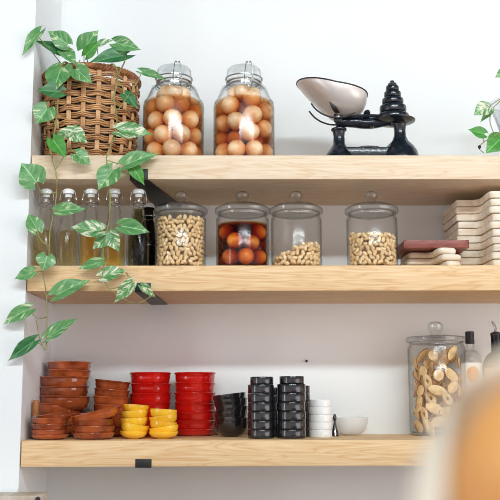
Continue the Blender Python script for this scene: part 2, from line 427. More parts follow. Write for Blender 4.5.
obj('pot', lathe([(.0001, .001), (bR0-.02, .001), (bR-.022, bH-.022), (bR-.024, bH-.022), (bR0-.023, .003), (.0001, .003)], 36), 'pot', pl)
obj('soil', lathe([(.0001, bH-.028), (bR-.03, bH-.032), (bR-.031, bH-.05), (.0001, bH-.05)], 36), 'soil', pl)
F, BK = -.03, .03
Lv = [ # base, tip, width, Ybase, Ytip, kind
 ((40, 32), (21.5, 53), 10, .00, -.03, 'leaf'), ((67, 44), (48, 30), 15, .02, .0, 'leaf'), ((65, 54), (34, 40), 10, .04, .0, 'leafd'),
 ((63, 51), (76, 63), 13, .03, .01, 'leaf'), ((62, 67), (51, 90), 23, .0, -.03, 'leaf'), ((61, 92), (36, 90), 14, -.01, -.03, 'leafd'),
 ((84, 49), (97, 29), 19, .06, .04, 'leaf'), ((86, 55), (99, 41), 10, .04, .02, 'leafg'), ((126, 55), (89, 62), 15, .06, .03, 'leafd'),
 ((116, 43), (139.5, 48.6), 13, .06, .03, 'leaf'), ((97, 45), (113, 38), 7, .08, .08, 'leafw'), ((142, 72), (167, 80), 8, .0, -.02, 'leaf'),
 ((76, 69), (91, 82), 15, -.01, -.03, 'leaf'), ((125, 94), (138, 107), 10, .0, -.01, 'leafd'), ((47.5, 108), (36, 124), 19, -.02, -.03, 'leaf'),
 ((71, 132), (51, 140), 11, F, F, 'leafw'), ((70, 131), (87.5, 141), 15, F, F, 'leafw'), ((53, 140), (66, 158), 14, F-.01, F-.02, 'leafg'),
 ((76, 154), (91, 164), 14, F, F, 'leaf'), ((36, 182), (22, 162), 24, F, F-.02, 'leaf'), ((119, 131), (153, 134), 18, F, F, 'leafw'),
 ((125, 165), (158, 151), 15, F, F, 'leaf'), ((132, 166), (145, 184), 11, F, F, 'leafg'), ((113, 170), (98, 190), 20, F, F-.01, 'leaf'),
 ((58, 211), (86, 207.5), 12, F, F, 'leaf'), ((37, 230), (29, 212), 15, F, F, 'leaf'), ((100, 231), (70, 227), 17, F, F, 'leafw'),
 ((121.5, 226), (150, 231), 14, F, F, 'leaf'), ((109, 236), (91, 248), 13, F, F, 'leafw'), ((110, 234), (119.5, 252), 12, F, F, 'leafw'),
 ((101, 262), (77, 268.5), 9, F, F, 'leaf'), ((47, 256), (43, 270), 16, F-.01, F-.02, 'leaf'), ((33.5, 272), (14, 279), 12, F, F, 'leaf'),
 ((56.5, 295), (89, 278), 16, F, F, 'leaf'), ((102, 276), (126, 268), 13, F, F, 'leafw'), ((132, 283), (114, 303), 11, F, F, 'leafw'),
 ((142, 286), (156, 297), 7, F, F, 'leafw'), ((29, 309), (.5, 322.5), 13, F, F, 'leaf'), ((48.5, 337), (78, 318), 13, F, F, 'leaf'),
 ((34, 341), (6.6, 360.5), 11, F, F, 'leafd'),
]
for i, (b, tp, w, yb, yt, k) in enumerate(Lv):
    leaf(pl, b, tp, w, yb, yt, k, i, (0.1, -1, -.05) if i in (0, 1, 2, 8, 9) else None)
def stem(parent, pts, r0, r1):
    q = [P(*p)-parent.location for p in pts]
    obj('stem', tube(catmull(q, 6), lambda t: r0+(r1-r0)*t, 7), 'stem', parent, fix=False)
stem(pl, [(80, 78, .12), (66, 62, .02), (60, 72, -.002), (58.5, 95, -.012), (56, 122, -.02), (53, 142, F), (52, 158, F), (55, 169, F), (57, 184, F), (55, 206, F), (50, 232, F), (48.6, 256, F), (43, 271, F), (46, 292, F), (47, 319, F), (46, 350, F)], .0022, .0012)
stem(pl, [(100, 78, .12), (112, 64, .02), (118, 76, -.002), (114, 98, -.012), (117, 122, -.022), (111, 145, F), (106.5, 158, F), (109, 172, F), (110, 189, F), (110, 208, F), (109, 222, F), (105, 238, F), (103, 252, F), (104, 266, F), (103, 278, F), (114, 293.5, F), (135, 303.5, F), (150, 297, F), (154, 293, F)], .0022, .0011)
for q in [
 [(70, 75, .1), (52, 52, .02), (38, 36, .0), (40, 32, .0)], [(80, 75, .1), (72, 52, .03), (67, 44, .02)], [(80, 75, .1), (66, 55, .04)],
 [(84, 70, .1), (84, 49, .06)], [(90, 72, .1), (86, 55, .04)], [(110, 75, .12), (122, 68, .07), (127, 48, .06), (117, 43, .06)], [(100, 75, .12), (97, 45, .08)],
 [(58, 95, -.012), (61, 92, -.01)], [(116, 80, 0), (124, 62, .03), (126, 55, .06)], [(118, 110, -.02), (135, 86, -.004), (142, 72, 0)], [(113, 74, .0), (122, 86, 0), (125, 94, 0)],
 [(56, 128, -.02), (52, 115, -.02), (47.5, 108, -.02)], [(57, 110, -.012), (62, 67, 0)], [(80, 60, .03), (76, 69, -.01)],
 [(56, 169, F), (63, 158, F), (70, 150, F), (76, 154, F)], [(53, 147, F), (62, 136, F), (71, 132, F)], [(57, 192, F), (44, 194, F), (36, 182, F)], [(112, 142, F), (117, 136, F), (119, 131, F)],
 [(107, 160, F), (116, 163, F), (125, 165, F), (132, 166, F)], [(110, 189, F), (117, 180, F), (113, 170, F)], [(54, 210, F), (58, 211, F)], [(49.5, 247, F), (41, 240, F), (37, 230, F)],
 [(108, 226, F), (104, 229, F), (100, 231, F)], [(107, 232, F), (116, 224, F), (121.5, 226, F)], [(105, 238, F), (109, 236, F)], [(104, 264, F), (101, 262, F)], [(42, 271, F), (33.5, 272, F)],
 [(46, 295, F), (52, 299, F), (56.5, 295, F)], [(103, 278, F), (102, 276, F)], [(109, 289, F), (122, 286, F), (128, 278, F), (126, 272, F), (133, 282, F)], [(150, 297, F), (147, 288, F), (140, 284, F)], [(47, 317, F), (37, 318, F), (29, 309, F)],
 [(46, 345, F), (48.5, 337, F)], [(46, 350, F), (40, 344, F), (34, 341, F)], [(45, 350, F), (40, 340, F), (36, 320, F)]]:
    stem(pl, q, .0013, .0009)

# ------------------------------------------------------------------ packing
def pack(n, r, R, h0, seed, top=None, it=260, shape=None):
    rr = random.Random(seed); ps = []
    for i in range(n):
        a = rr.uniform(0, 2*PI); q = (R-r)*math.sqrt(rr.random()); ps.append([q*math.cos(a), q*math.sin(a), r+rr.random()*h0])
    for k in range(it):
        for p in ps: p[2] -= .0008 if k < it*.8 else 0
        for i in range(n):
            for j in range(i):
                a, b = ps[i], ps[j]
                d = [a[q]-b[q] for q in range(3)]; l = math.sqrt(sum(x*x for x in d))+1e-9
                if l < 2*r:
                    c = (2*r-l)/2/l*.9
                    for q in range(3): a[q] += d[q]*c; b[q] -= d[q]*c
        for p in ps:
            q = math.hypot(p[0], p[1])
            if q > R-r: p[0] *= (R-r)/q; p[1] *= (R-r)/q
            p[2] = max(p[2], r)
            if top: p[2] = min(p[2], top-r)
    return ps

# ------------------------------------------------------------------ clip-top jars of pickled eggs
jY = .105; s = S(jY)
jR = 31.6*s; jz = lambda py: P(244, py, jY).z-TT
jn = lambda py, q: P(244, py, jY-q).z-TT
nR = 17*s
zS, zN, zL = jn(95, jR), jn(81, nR), jn(64, nR)
nR = 17*s
def clipjar(px, label):
    c = P(px, 155, jY); t = empty('clip_top_jar', (c.x, jY, TT), label, 'jar', 'clip top jars of pickled eggs')
    th = .0016
    prof = [(.0001, 0), (jR-.006, 0), (jR, .006), (jR, zS-.008), (jR-.002, zS+.003), (jR-.010, zS+.014), (nR+.016, zN-.007), (nR+.006, zN-.004), (nR, zN-.002), (nR, zN+.004), (nR+.003, zN+.005), (nR+.003, zN+.009), (nR-.003, zN+.009)]
    inn = [(nR-.003, zN-.002), (nR+.014, zN-.010), (jR-.0116, zS+.0125), (jR-.0036, zS+.0025), (jR-th, zS-.01), (jR-th, .009), (jR-.009, .005), (.0001, .005)]
    obj('glass_body', lathe(prof+inn, 48), 'glass', t)
    obj('seal', lathe([(nR-.004, zN+.0092), (nR+.004, zN+.0092), (nR+.004, zN+.012), (nR-.004, zN+.012), (nR-.004, zN+.0092)], 40), 'rubber', t)
    l0 = zN+.0122; l1 = jn(63, nR)
    obj('glass_lid', lathe([(.0001, l0+.002), (nR-.004, l0), (nR+.003, l0), (nR+.004, l0+.006), (nR+.001, l1-.006), (nR-.004, l1), (nR-.012, l1+.001), (.0001, l1-.003)], 40), 'glassthick', t)
    g = G()
    g.add(*tube(circle(nR+.0022, zN+.001, 40), .0019, 6, True)); g.add(*tube(circle(nR+.0052, l0+.007, 40), .0019, 6, True)); g.add(*tube(circle(nR+.0058, zN-.003, 40), .0012, 6, True))
    for sx in (-1, 1):
        cx = .012+sx*.008
        g.add(*tube(catmull([(cx, -nR-.004, zN-.012), (cx+sx*.003, -nR-.010, zN), (cx+sx*.002, -nR-.009, l0+.004), (cx-sx*.002, -nR-.006, l1+.001), (cx-sx*.006, -nR+.006, l1+.004)], 5), .0013, 6))
    g.add(*tube(catmull([(.004, -nR-.006, zN-.010), (.012, -nR-.011, zN-.016), (.020, -nR-.006, zN-.010), (.018, -nR-.010, zN+.004), (.012, -nR-.012, zN+.008), (.006, -nR-.010, zN+.004), (.004, -nR-.006, zN-.010)], 5), .0013, 6))
    for k in range(12):
        pass
    g.add(*tube(catmull([(-.012, nR+.004, zN), (0, nR+.011, l0), (.012, nR+.004, l0+.007)], 5), .0016, 6))
    obj('wire_clasp', g, 'wire', t, fix=False)
    return t
eggm = mesh('pickled_egg', sphere(.0240, .0240, .0254), 'egg')
for px, where, seed in ((173.2, 'nearer the basket', 3), (244, 'nearer the balance scale', 8)):
    t = clipjar(px, 'clip top glass jar packed with pickled eggs, '+('beside the wicker basket' if seed == 3 else 'the one nearer the balance scale'))
    top = zS+.008
    o = obj('brine', lathe([(.0001, .0062), (jR-.0085, .0062), (jR-.0022, .011), (jR-.0022, zS-.010), (jR-.004, zS), (jR-.0125, top), (.0001, top)], 40), 'brine', loc=t.location)
    tag(o, 'amber pickling brine around the eggs in the jar '+where, 'brine', kind='stuff')
    for (x, y, z) in pack(36, .0242, jR-.0027, .26, seed, zN-.008):
        if z > zS-.02:
            q = math.hypot(x, y); lim = max(.002, jR-.0295-(z-zS+.02)*.75)
            if q > lim: x *= lim/q; y *= lim/q
        e = obj('pickled_egg', eggm, None, loc=t.location+Vector((x, y, z+.0068)), rot=(random.uniform(0, 6), random.uniform(0, 6), 0))
        tag(e, 'pickled tan egg packed in the clip top jar '+where, 'egg', 'pickled eggs in the jar '+where)

# ------------------------------------------------------------------ balance scale
sY = .075
def sp(px, py, Y=sY): return P(px, py, Y)
org = sp(366, 155); org.z = TT
sct = empty('balance_scale', org, 'black cast iron kitchen balance scale on the top shelf', 'scale')
def L(px, py, Y=sY): return sp(px, py, Y)-org
def spx(n): return n*S(sY)
xl, xr = L(336.5, 0).x, L(396, 0).x
zb = lambda py: sp(366, py).z-TT
g = G()
def dome(cx, R, ztop, rc, zd):
    return [(x+cx, y, z) for x, y, z in lathe([(.0001, 0), (R, 0), (R, .006), (R*.98, .012), (R*.9, zd*.45), (R*.72, zd*.68), (rc*1.35, zd*.9), (rc, zd*1.1), (rc*.92, ztop*.8), (rc*1.05, ztop-.004), (rc*1.3, ztop-.002), (rc*1.3, ztop+.003), (.0001, ztop+.003)], 32)[0]], lathe([(0, 0)]*13, 32)[1]
zc = zb(127)
g.add(*dome(xl, spx(15.5), zc-.008, spx(6.2), zb(146))); g.add(*dome(xr, spx(19.5), zb(123), spx(6.4), zb(139)))
g.add(*boxv(xl, xr, -.022, .022, .006, zb(149)))
obj('base', g, 'iron', sct, bevel=.0008, fix=False)
p = sphere(spx(11), .012, .003, c=((xl+xr)/2-.004, -.016, zb(149)+.0005)); obj('plaque', p, 'wire', sct)
g = G()
zbm = zb(121)
g.add(*tube(catmull([(xl-.008, 0, zbm-.006), (xl+.03, 0, zbm-.003), ((xl+xr)/2, 0, zbm-.006), (xr-.03, 0, zbm+.001), (xr+.004, 0, zbm+.003)], 8), lambda t: .011+.004*math.sin(PI*t), 10))
for yy in (-.018, .018):
    g.add(*tube([(xl-.006, yy, zbm+.004), ((xl+xr)/2, yy*.8, zbm+.010), (xr+.004, yy, zbm+.005)], .0045, 8))
for (x, z, r) in (((xl+xr)/2-.006, zbm+.018, .009), ((xl+xr)/2+.006, zbm-.014, .007), (xl-.002, zbm+.004, .012), (xr-.006, zbm+.006, .010), (xr+.022, zbm+.004, .006)):
    g.add(*sphere(r, .022, r, 14, 8, (x, -.004, z)))
obj('beam', g, 'iron', sct, fix=False)
obj('pivot_plate', [(x+xl-.004, y-.024, z+zbm+.003) for x, y, z in boxv(-.011, .011, -.003, .003, -.014, .016)[0]] and ([(x+xl-.004, y-.024, z+zbm+.003) for x, y, z in boxv(-.011, .011, -.003, .003, -.014, .016)[0]], boxv(0, 1, 0, 1, 0, 1)[1]), 'iron', sct, bevel=.003)
obj('pivot_cap', sphere(.006, .004, .006, 14, 8, (xl-.004, -.028, zbm+.003)), 'wire', sct)
# weight plate
plc = L(393.5, 116.5); plc.y = 0
zp = P(393, 114.5, sY-spx(22)).z-TT-.0048
obj('weight_plate', ([(x+plc.x, y, z) for x, y, z in lathe([(.0001, zp-.010), (.010, zp-.010), (.012, zp-.003), (spx(15), zp-.002), (spx(22), zp+.003), (spx(22.3), zp+.0055), (spx(21), zp+.0045), (spx(15), zp+.001), (.0001, zp+.001)], 40)[0]], lathe([(0, 0)]*9, 40)[1]), 'iron', sct)
obj('plate_post', ([(x+plc.x, y, z) for x, y, z in lathe([(.0001, zbm), (.007, zbm), (.007, zp-.0101), (.0001, zp-.0101)], 16)[0]], lathe([(0, 0)]*4, 16)[1]), 'iron', sct)
# cradle
g = G()
px_, py_ = 331, 103
pc = L(331.5, 93); pr = spx(36)
roll = math.radians(10)
R3 = Matrix.Rotation(roll, 3, 'Y')
arc = []
for i in range(21):
    a = PI*(1.20+.66*i/20)
    arc.append(Vector((pr*.80*math.cos(a)+.010, -.032, -.010+.064*math.sin(a))))
g.add(*tube([pc+R3 @ Vector((p.x, p.y-.0, p.z)) for p in arc], .0022, 7))
g.add(*tube([pc+R3 @ Vector((p.x, .032, p.z)) for p in arc], .0022, 7))
obj('cradle', g, 'black', sct, fix=False)
st = []
tp_ = pc+R3 @ Vector((-.004, -.055, -.032)); bt_ = Vector((xl-.002, -.026, zbm+.010))
mid = (tp_+bt_)/2+Vector((-.001, -.012, -.012))
cv = catmull([tp_, mid, bt_], 8); v, f = [], []
for i, q in enumerate(cv):
    for dx, dy in ((-.0065, -.002), (.0065, -.002), (.0065, .002), (-.0065, .002)): v.append((q.x+dx, q.y+dy, q.z))
n = len(cv)
for i in range(n-1):
    for k in range(4): f.append((i*4+k, i*4+(k+1) % 4, i*4+4+(k+1) % 4, i*4+4+k))
f += [(3, 2, 1, 0), tuple((n-1)*4+k for k in range(4))]
obj('cradle_strap', (v, f), 'black', sct, bevel=.0008)
g = G()
g.add(*tube(catmull([Vector((xl+.012, .0, zbm+.004)), pc+Vector((.012, -.01, -.072))], 4), .005, 8))
obj('cradle_support', g, 'iron', sct, fix=False)
# pan: deep scoop with a lip that runs out to one side
def pan():
    n, m = 56, 14; v, f = [], []
    def pt(a, k, inner):
        q = k/m
        # outline: round at one end, drawn out spout at the other
        ox = pr*math.cos(a)*(1.0+.04*abs(math.cos(a))**3); oy = pr*.98*math.sin(a)*(1-.12*max(0, math.cos(a))**2)
        rr = math.sin(q*PI/2); z = -.066*(math.cos(q*PI/2))**.9
        z += .010*max(0, -math.cos(a))*q**3
        lf = max(0, -math.cos(a)); z = z*(1-lf)+(-.066*(1-rr**1.15)+.010*lf*q**3)*lf
        if math.cos(a) > 0:
            c_, s_n = math.cos(a), math.sin(a); ox = pr*1.02*abs(c_)**.7; oy = pr*.98*math.copysign(abs(s_n)**.7, s_n)
        sc_ = 1-(.0016/pr if inner else 0)
        return (ox*rr*sc_+.017*(1-q**1.5), oy*rr*sc_, z+(.0016 if inner else 0)*(1-q**6))
    rows_ = [[pt(2*PI*i/n, k, False) for k in range(1, m+1)]+[pt(2*PI*i/n, k, True) for k in range(m, 0, -1)] for i in range(n)]
    K = 2*m
    for r in rows_: v += r
    for i in range(n):
        j = (i+1) % n
        for k in range(K-1): f.append((i*K+k, j*K+k, j*K+k+1, i*K+k+1))
    f.append(tuple(i*K for i in range(n))[::-1]); f.append(tuple(i*K+K-1 for i in range(n)))
    return v, f, [(x*1.0, y, z) for x, y, z in [pt(2*PI*i/n, m, False) for i in range(n)]]
pv, pf, rim = pan()
ploc = org+pc
pt_ = empty('scale_pan', ploc, 'pale tin scoop pan tilted in the cradle of the balance scale', 'pan', rot=(0, roll, 0))
obj('bowl', (pv, pf), 'steel', pt_)
obj('rolled_rim', tube([(x, y, z+.001) for x, y, z in rim], .0019, 7, True), 'black', pt_, fix=False)
# weights
ws = [(15.6, 110.5, 104.4), (12.9, 104.4, 98), (10.4, 98, 93), (8.2, 93, 88), (6.3, 88, 83.8), (4.2, 83.8, 80.5)]
zz = TT+zp+.0012
nm = ['largest black iron disc weight, at the bottom of the pile on the scale', 'second largest black disc weight, second up in the pile', 'middle black disc weight, third up in the pile on the scale', 'black disc weight fourth up in the tapering pile on the scale', 'small black disc weight just under the topmost one', 'smallest black knobbed weight crowning the pile on the scale']
for i, (r, y0, y1) in enumerate(ws):
    R = r*1.07*S(sY); h = (y0-y1)*S(sY)*1.48
    o = empty('disc_weight', (org.x+plc.x-spx(.4), sY, zz), nm[i], 'weight', 'black iron weights on the scale')
    if i < 5:
        obj('disc', lathe([(.0001, 0), (R*.86, 0), (R*.98, h*.12), (R, h*.3), (R, h*.72), (R*.96, h*.86), (R*.8, h*.97), (R*.3, h*.98), (.0001, h*.98)], 36), 'iron', o)
    else:
        obj('disc', lathe([(.0001, 0), (R, 0), (R*1.05, h*.3), (R*.8, h*.6), (R*.45, h*.7), (.0001, h*.7)], 24), 'iron', o)
        obj('knob', sphere(R*.5, R*.5, h*.3, 14, 8, (0, 0, h*.9)), 'iron', o)
    zz += h

# ------------------------------------------------------------------ right-hand plant in a glass
vY = .12
vc = P(517, 155, vY); vR = 26*S(vY)
vz = lambda py: P(500, py, vY).z-TT
vt = empty('glass_vase', (vc.x, vY, TT), 'clear flared glass vase at the right end of the top shelf', 'vase')
h = vz(103)
obj('glass_body', lathe([(.0001, 0), (.03, 0), (.032, .004), (.012, .012), (.010, .022), (.02, .034), (vR, h), (vR-.002, h+.001), (.0185, .038), (.0001, .030)], 40), 'glassthick', vt)
p2 = empty('pothos_cutting', (vc.x, vY, TT+.04), 'pothos cutting trailing out of the glass vase at the right edge', 'plant')
for i, (b, tp, w, yb, yt, k) in enumerate([((488, 107), (474, 114), 14, .05, .04, 'leafw'), ((491, 110), (481, 121), 6, .06, .05, 'leaf'), ((484, 134), (468, 129.5), 10, .05, .04, 'leafg'), ((500, 139), (487, 152), 17, .06, .04, 'leafg'), ((506, 72), (496, 76), 9, .06, .05, 'leaf'), ((512, 92), (530, 84), 14, .12, .1, 'leaf')]):
    leaf(p2, b, tp, w, yb, yt, k, i+60)
for q in [[(517, 138, .12), (512, 100, .1), (503, 98, .07), (488, 107, .05)], [(503, 98, .07), (491, 110, .06)], [(517, 138, .12), (514, 102, .1), (506, 122, .05), (497, 134, .05), (484, 142, .05), (479, 148, .05), (484, 153, .05)], [(491, 110, .06), (490, 122, .05), (494, 134, .05)], [(484, 142, .05), (483, 138, .05), (484, 134, .05)], [(497, 134, .05), (501, 136, .05), (500, 139, .06)], [(514, 102, .1), (510, 82, .08), (506, 72, .06)], [(514, 102, .1), (512, 92, .12)]]:
    stem(p2, q, .0014, .001)
obj('bud', sphere(.004, .004, .005, c=P(479.5, 147, .048)-p2.location), 'pot', p2)

# ------------------------------------------------------------------ swing-top bottles
oY = .045; so = S(oY); oR = 11.4*so
oz = lambda py: P(90, py, oY).z-MT
def bottle_prof(r, zs, zn, zt, rn):
    pr_ = [(.0001, 0), (r-.004, 0), (r, .005), (r, zs), (r*.96, zs+.008), (r*.72, zs+.024), (rn*1.25, zn-.006), (rn, zn), (rn, zt-.006), (rn+.0025, zt-.005), (rn+.0025, zt), (rn-.003, zt)]
    th = .0028
    inn = [(rn-.003, zn), (rn*1.25-th, zn-.007), (r*.72-th, zs+.022), (r-th, zs), (r-th, .007), (r-.007, .005), (.0001, .005)]
    return pr_+inn
bzs, bzn, bzt = oz(236), oz(208), oz(194.5)
def swing(px, Y, label, mat='glass', dz=0):
    c = P(px, 265, Y); t = empty('swing_top_bottle', (c.x, Y, MT), label, 'bottle', 'swing top bottles on the middle shelf')
    rn = 5.2*so
    obj('glass_body', lathe(bottle_prof(oR, bzs, bzn, bzt, rn), 40), mat, t)
    obj('stopper', lathe([(.0001, bzt-.008), (rn-.0035, bzt-.008), (rn-.0035, bzt+.0005), (rn+.0015, bzt+.0006), (rn+.002, bzt+.008), (rn-.001, bzt+.0125), (.0001, bzt+.0135)], 24), 'ceramicwhite', t)
    g = G(); r3 = .0009
    for s_ in (-1, 1):
        g.add(*tube(catmull([(s_*(rn*.5), -rn*.4, bzt+.009), (s_*(rn+.003), -.004, bzt+.008), (s_*(rn+.0075), -.004, bzt-.014), (s_*(rn+.004), -.009, bzt-.028), (s_*(rn-.006), -rn-.004, bzt-.034), (0, -rn-.005, bzt-.036)], 5), .0011, 6))
        g.add(*tube(catmull([(s_*(rn+.002), -.0, bzt-.022), (s_*(rn+.006), -.004, bzt-.026), (s_*(rn+.004), -.009, bzt-.028)], 5), .0011, 6))
    g.add(*tube(circle(rn+.0012, bzt-.022, 28), .0011, 6, True))
    obj('wire_bail', g, 'wire', t, fix=False)
    return t
def oil(t, mat, py, label):
    z = oz(py); r = oR-.0036
    pr_ = [(.0001, .0062), (r-.003, .0062), (r, .009)]
    if z <= bzs: pr_ += [(r, z), (.0001, z)]
    else:
        q = min(1, (z-bzs)/(bzn-bzs)); pr_ += [(r, bzs-.002), (r*.72+.0005-.0015, bzs+.021)] if q > .6 else [(r, bzs-.002)]
        rr = r*.72*(1-q)+5.2*so*q-.002 if q > .6 else r*.85
        pr_ += [(rr, z), (.0001, z)]
    o = obj('oil', lathe(pr_, 36), mat, loc=t.location); tag(o, label, 'oil', kind='stuff')
for px, mat, py, lb, ol in ((44, 'oilpale', 230, 'clear swing top bottle of pale oil nearest the left wall', 'pale olive oil in the bottle nearest the left wall'),
        (66.5, 'oilpale', 231, 'clear swing top bottle of pale oil, second from the left wall', 'pale olive oil in the second bottle from the left wall'),
        (89.5, 'oilamber', 236, 'swing top bottle of bright amber oil in the middle of the row', 'bright amber oil in the middle bottle of the row'),
        (113.3, 'oilamber', 236, 'swing top bottle of amber oil behind the trailing leaves, beside the dark one', 'amber oil in the bottle beside the dark one'),
        (137.5, 'oilgreen', 209, 'swing top bottle of dark olive oil beside the full cashew jar', 'dark olive oil in the bottle beside the full cashew jar')):
    t = swing(px, oY, lb); oil(t, mat, py, ol)
t = swing(148, .215, 'dark swing top bottle half hidden behind the dark olive one', 'glassgreen')

# ------------------------------------------------------------------ canisters
kY = .08; sk = S(kY); kR = 25.8*sk
kz = lambda py, z0=MT: P(297, py, kY).z-z0
def canister(px, Y, z0, R, zs, zl, zk, label, group, hl=None):
    c = P(px, 300, Y); t = empty('glass_canister', (c.x, Y, z0), label, 'jar', group)
    th = .0018
    nr = R*.93
    obj('glass_body', lathe([(.0001, 0), (R-.006, 0), (R, .006), (R, zs-.008), (R-.003, zs-.002), (nr, zs+.004), (nr+.001, zs+.007), (nr-.003, zs+.007), (nr-.004, zs+.003), (R-.0065, zs-.004), (R-th, zs-.01), (R-th, .010), (R-.009, .006), (.0001, .006)], 56), 'glass', t)
    l0 = zs+.0075
    kr = R*.26; kh = (zk-zl)
    ld = obj('lid', lathe([(.0001, l0-.006), (nr-.008, l0-.006), (nr-.006, l0), (R+.002, l0), (R+.0035, l0+.002), (R+.0035, l0+.0105), (R-.001, l0+.0135), (R*.72, max(zl-.005, l0+.0145)), (R*.4, max(zl-.001, l0+.015)), (kr*.72, zl), (.0001, zl)], 56), 'glassthick', t)
    obj('knob', lathe([(.0001, zl+.0002), (kr*.8, zl+.0004), (kr*.62, zl+kh*.25), (kr*.8, zl+kh*.4), (kr, zl+kh*.6), (kr*.96, zl+kh*.85), (kr*.6, zl+kh), (.0001, zl+kh)], 32), 'glassthick', ld)
    return t
def cashew_mesh(v_):
    pts = []
    for i in range(9):
        a = -1.15+2.3*i/8
        pts.append((.0066*math.sin(a), .0060*math.cos(a)-.0045, .0006*math.sin(a*2+v_)))
    return tube(pts, lambda t: 1*.0008+.0046*math.sin(PI*min(1, max(0, .06+.88*t)))**.55*(1-.12*t), 8)
CM = [mesh('cashew', cashew_mesh(i), 'cashew', fix=False) for i in range(3)]
CV = [cashew_mesh(i) for i in range(3)]
def cashews(t, R, hf, phrase):
    rr = random.Random(hash(phrase) % 1000 if False else len(phrase)*13)
    inn = R-.0022
    base = .0066
    g = G(); zmax = max(hf(x*R/10) for x in range(-10, 11))
    row = 0; z = base+.0058; cnt = 0
    while z < zmax-.003:
        na = 13
        for i in range(na):
            a = -PI/2+(i-(na-1)/2+(.5 if row % 2 else 0))*.245+rr.uniform(-.04, .04)
            q = inn-.0068-rr.uniform(0, .0015)
            x, y, zz_ = q*math.cos(a), q*math.sin(a), z+rr.uniform(-.0018, .0018)
            if zz_ > hf(x)-.003: continue
            # tangent frame: the nut lies along the glass
            nrm = Vector((math.cos(a), math.sin(a), 0)); tz_ = rr.uniform(0, 2*PI)
            tx = Vector((-nrm.y, nrm.x, 0)); up = Vector((0, 0, 1))
            X = tx*math.cos(tz_)+up*math.sin(tz_); Y_ = nrm.cross(X)
            m = Matrix((X, Y_, nrm)).transposed() @ Matrix.Rotation(rr.uniform(-.5, .5), 3, 'X') @ Matrix.Rotation(rr.uniform(-.5, .5), 3, 'Y')
            o = obj('cashew', CM[rr.randrange(3)], None); o.matrix_world = Matrix.Translation(t.location+Vector((x, y, zz_))) @ m.to_4x4()
            tag(o, 'pale cashew nut pressed against the glass in '+phrase, 'nut', 'cashews in '+phrase); cnt += 1
        z += .0112; row += 1
    sp_ = .0128
    nz_ = int(zmax/sp_)+1; nn = int(R/sp_)+1
    for k in range(nz_):
        for i in range(-nn, nn+1):
            for j in range(-nn, nn+1):
                x = i*sp_+(k % 2)*sp_/2+rr.uniform(-.002, .002); y = j*sp_+(k % 2)*sp_/2+rr.uniform(-.002, .002); zz_ = base+.006+k*sp_*.92+rr.uniform(-.002, .002)
                q = math.hypot(x, y)
                if q > inn-.0085 or zz_ > hf(x)-.001: continue
                if y < .004 and q > inn-.0172: continue
                m = Matrix.Translation((x, y, zz_)) @ Matrix.Rotation(rr.uniform(0, 6), 4, 'X') @ Matrix.Rotation(rr.uniform(0, 6), 4, 'Z')
                g.add(*CV[rr.randrange(3)], m)
    o = obj('cashew_nuts', g, 'cashew', loc=t.location, fix=False)
    tag(o, 'heap of cashews behind the front nuts in '+phrase, 'nuts', kind='stuff')
    return cnt
kn = lambda py, q: P(297, py, kY-q).z-MT
kzs, kzl, kzk = kn(211.5, kR), kn(201.5, kR*.35), kn(191, .012)
GR = 'lidded glass canisters on the middle shelf'
t1 = canister(180, kY, MT, kR, kzs, kzl, kzk, 'lidded glass jar filled to the top with cashews', GR)
t2 = canister(242.5, kY, MT, kR*1.04, kzs, kzl, kzk, 'lidded glass jar of dark fruit in red brown syrup', GR)
t3 = canister(297, kY, MT, kR, kzs, kzl, kzk, 'lidded glass jar less than half full with a sloping heap of cashews', GR)
t4 = canister(373.5, kY, MT, kR, kzs, kzl, kzk, 'lidded glass jar of cashews standing beside the boards', GR)
n1 = cashews(t1, kR, lambda x: kzs-.008, 'the jar filled to the top')
n3 = cashews(t3, kR, lambda x: kz(256.5)+(kz(244)-kz(256.5))*min(1, max(0, (x+kR*.7)/(1.1*kR))), 'the jar with the sloping heap')
n4 = cashews(t4, kR, lambda x: kz(234.5)-.004*math.cos(x/kR*4+1), 'the jar beside the boards')
fr = mesh('pickled_fruit', sphere(.0215, .0215, .0195), 'fruit')
lev = kz(225)
o = obj('syrup', lathe([(.0001, .0065), (kR*1.04-.0045, .0072), (kR*1.04-.0042, .012), (kR*1.04-.0042, lev), (.0001, lev)], 48), 'syrup', loc=t2.location)
tag(o, 'dark red brown syrup in the lidded jar of fruit', 'syrup', kind='stuff')
for (x, y, z) in pack(15, .0215, kR*1.04-.0052, .12, 21, lev-.008):
    e = obj('pickled_fruit', fr, None, loc=t2.location+Vector((x, y, z+.0075)), rot=(random.uniform(0, 6), random.uniform(0, 6), 0))
    tag(e, 'whole orange brown fruit steeping in the jar of dark syrup', 'fruit', 'fruit in the jar of dark syrup')

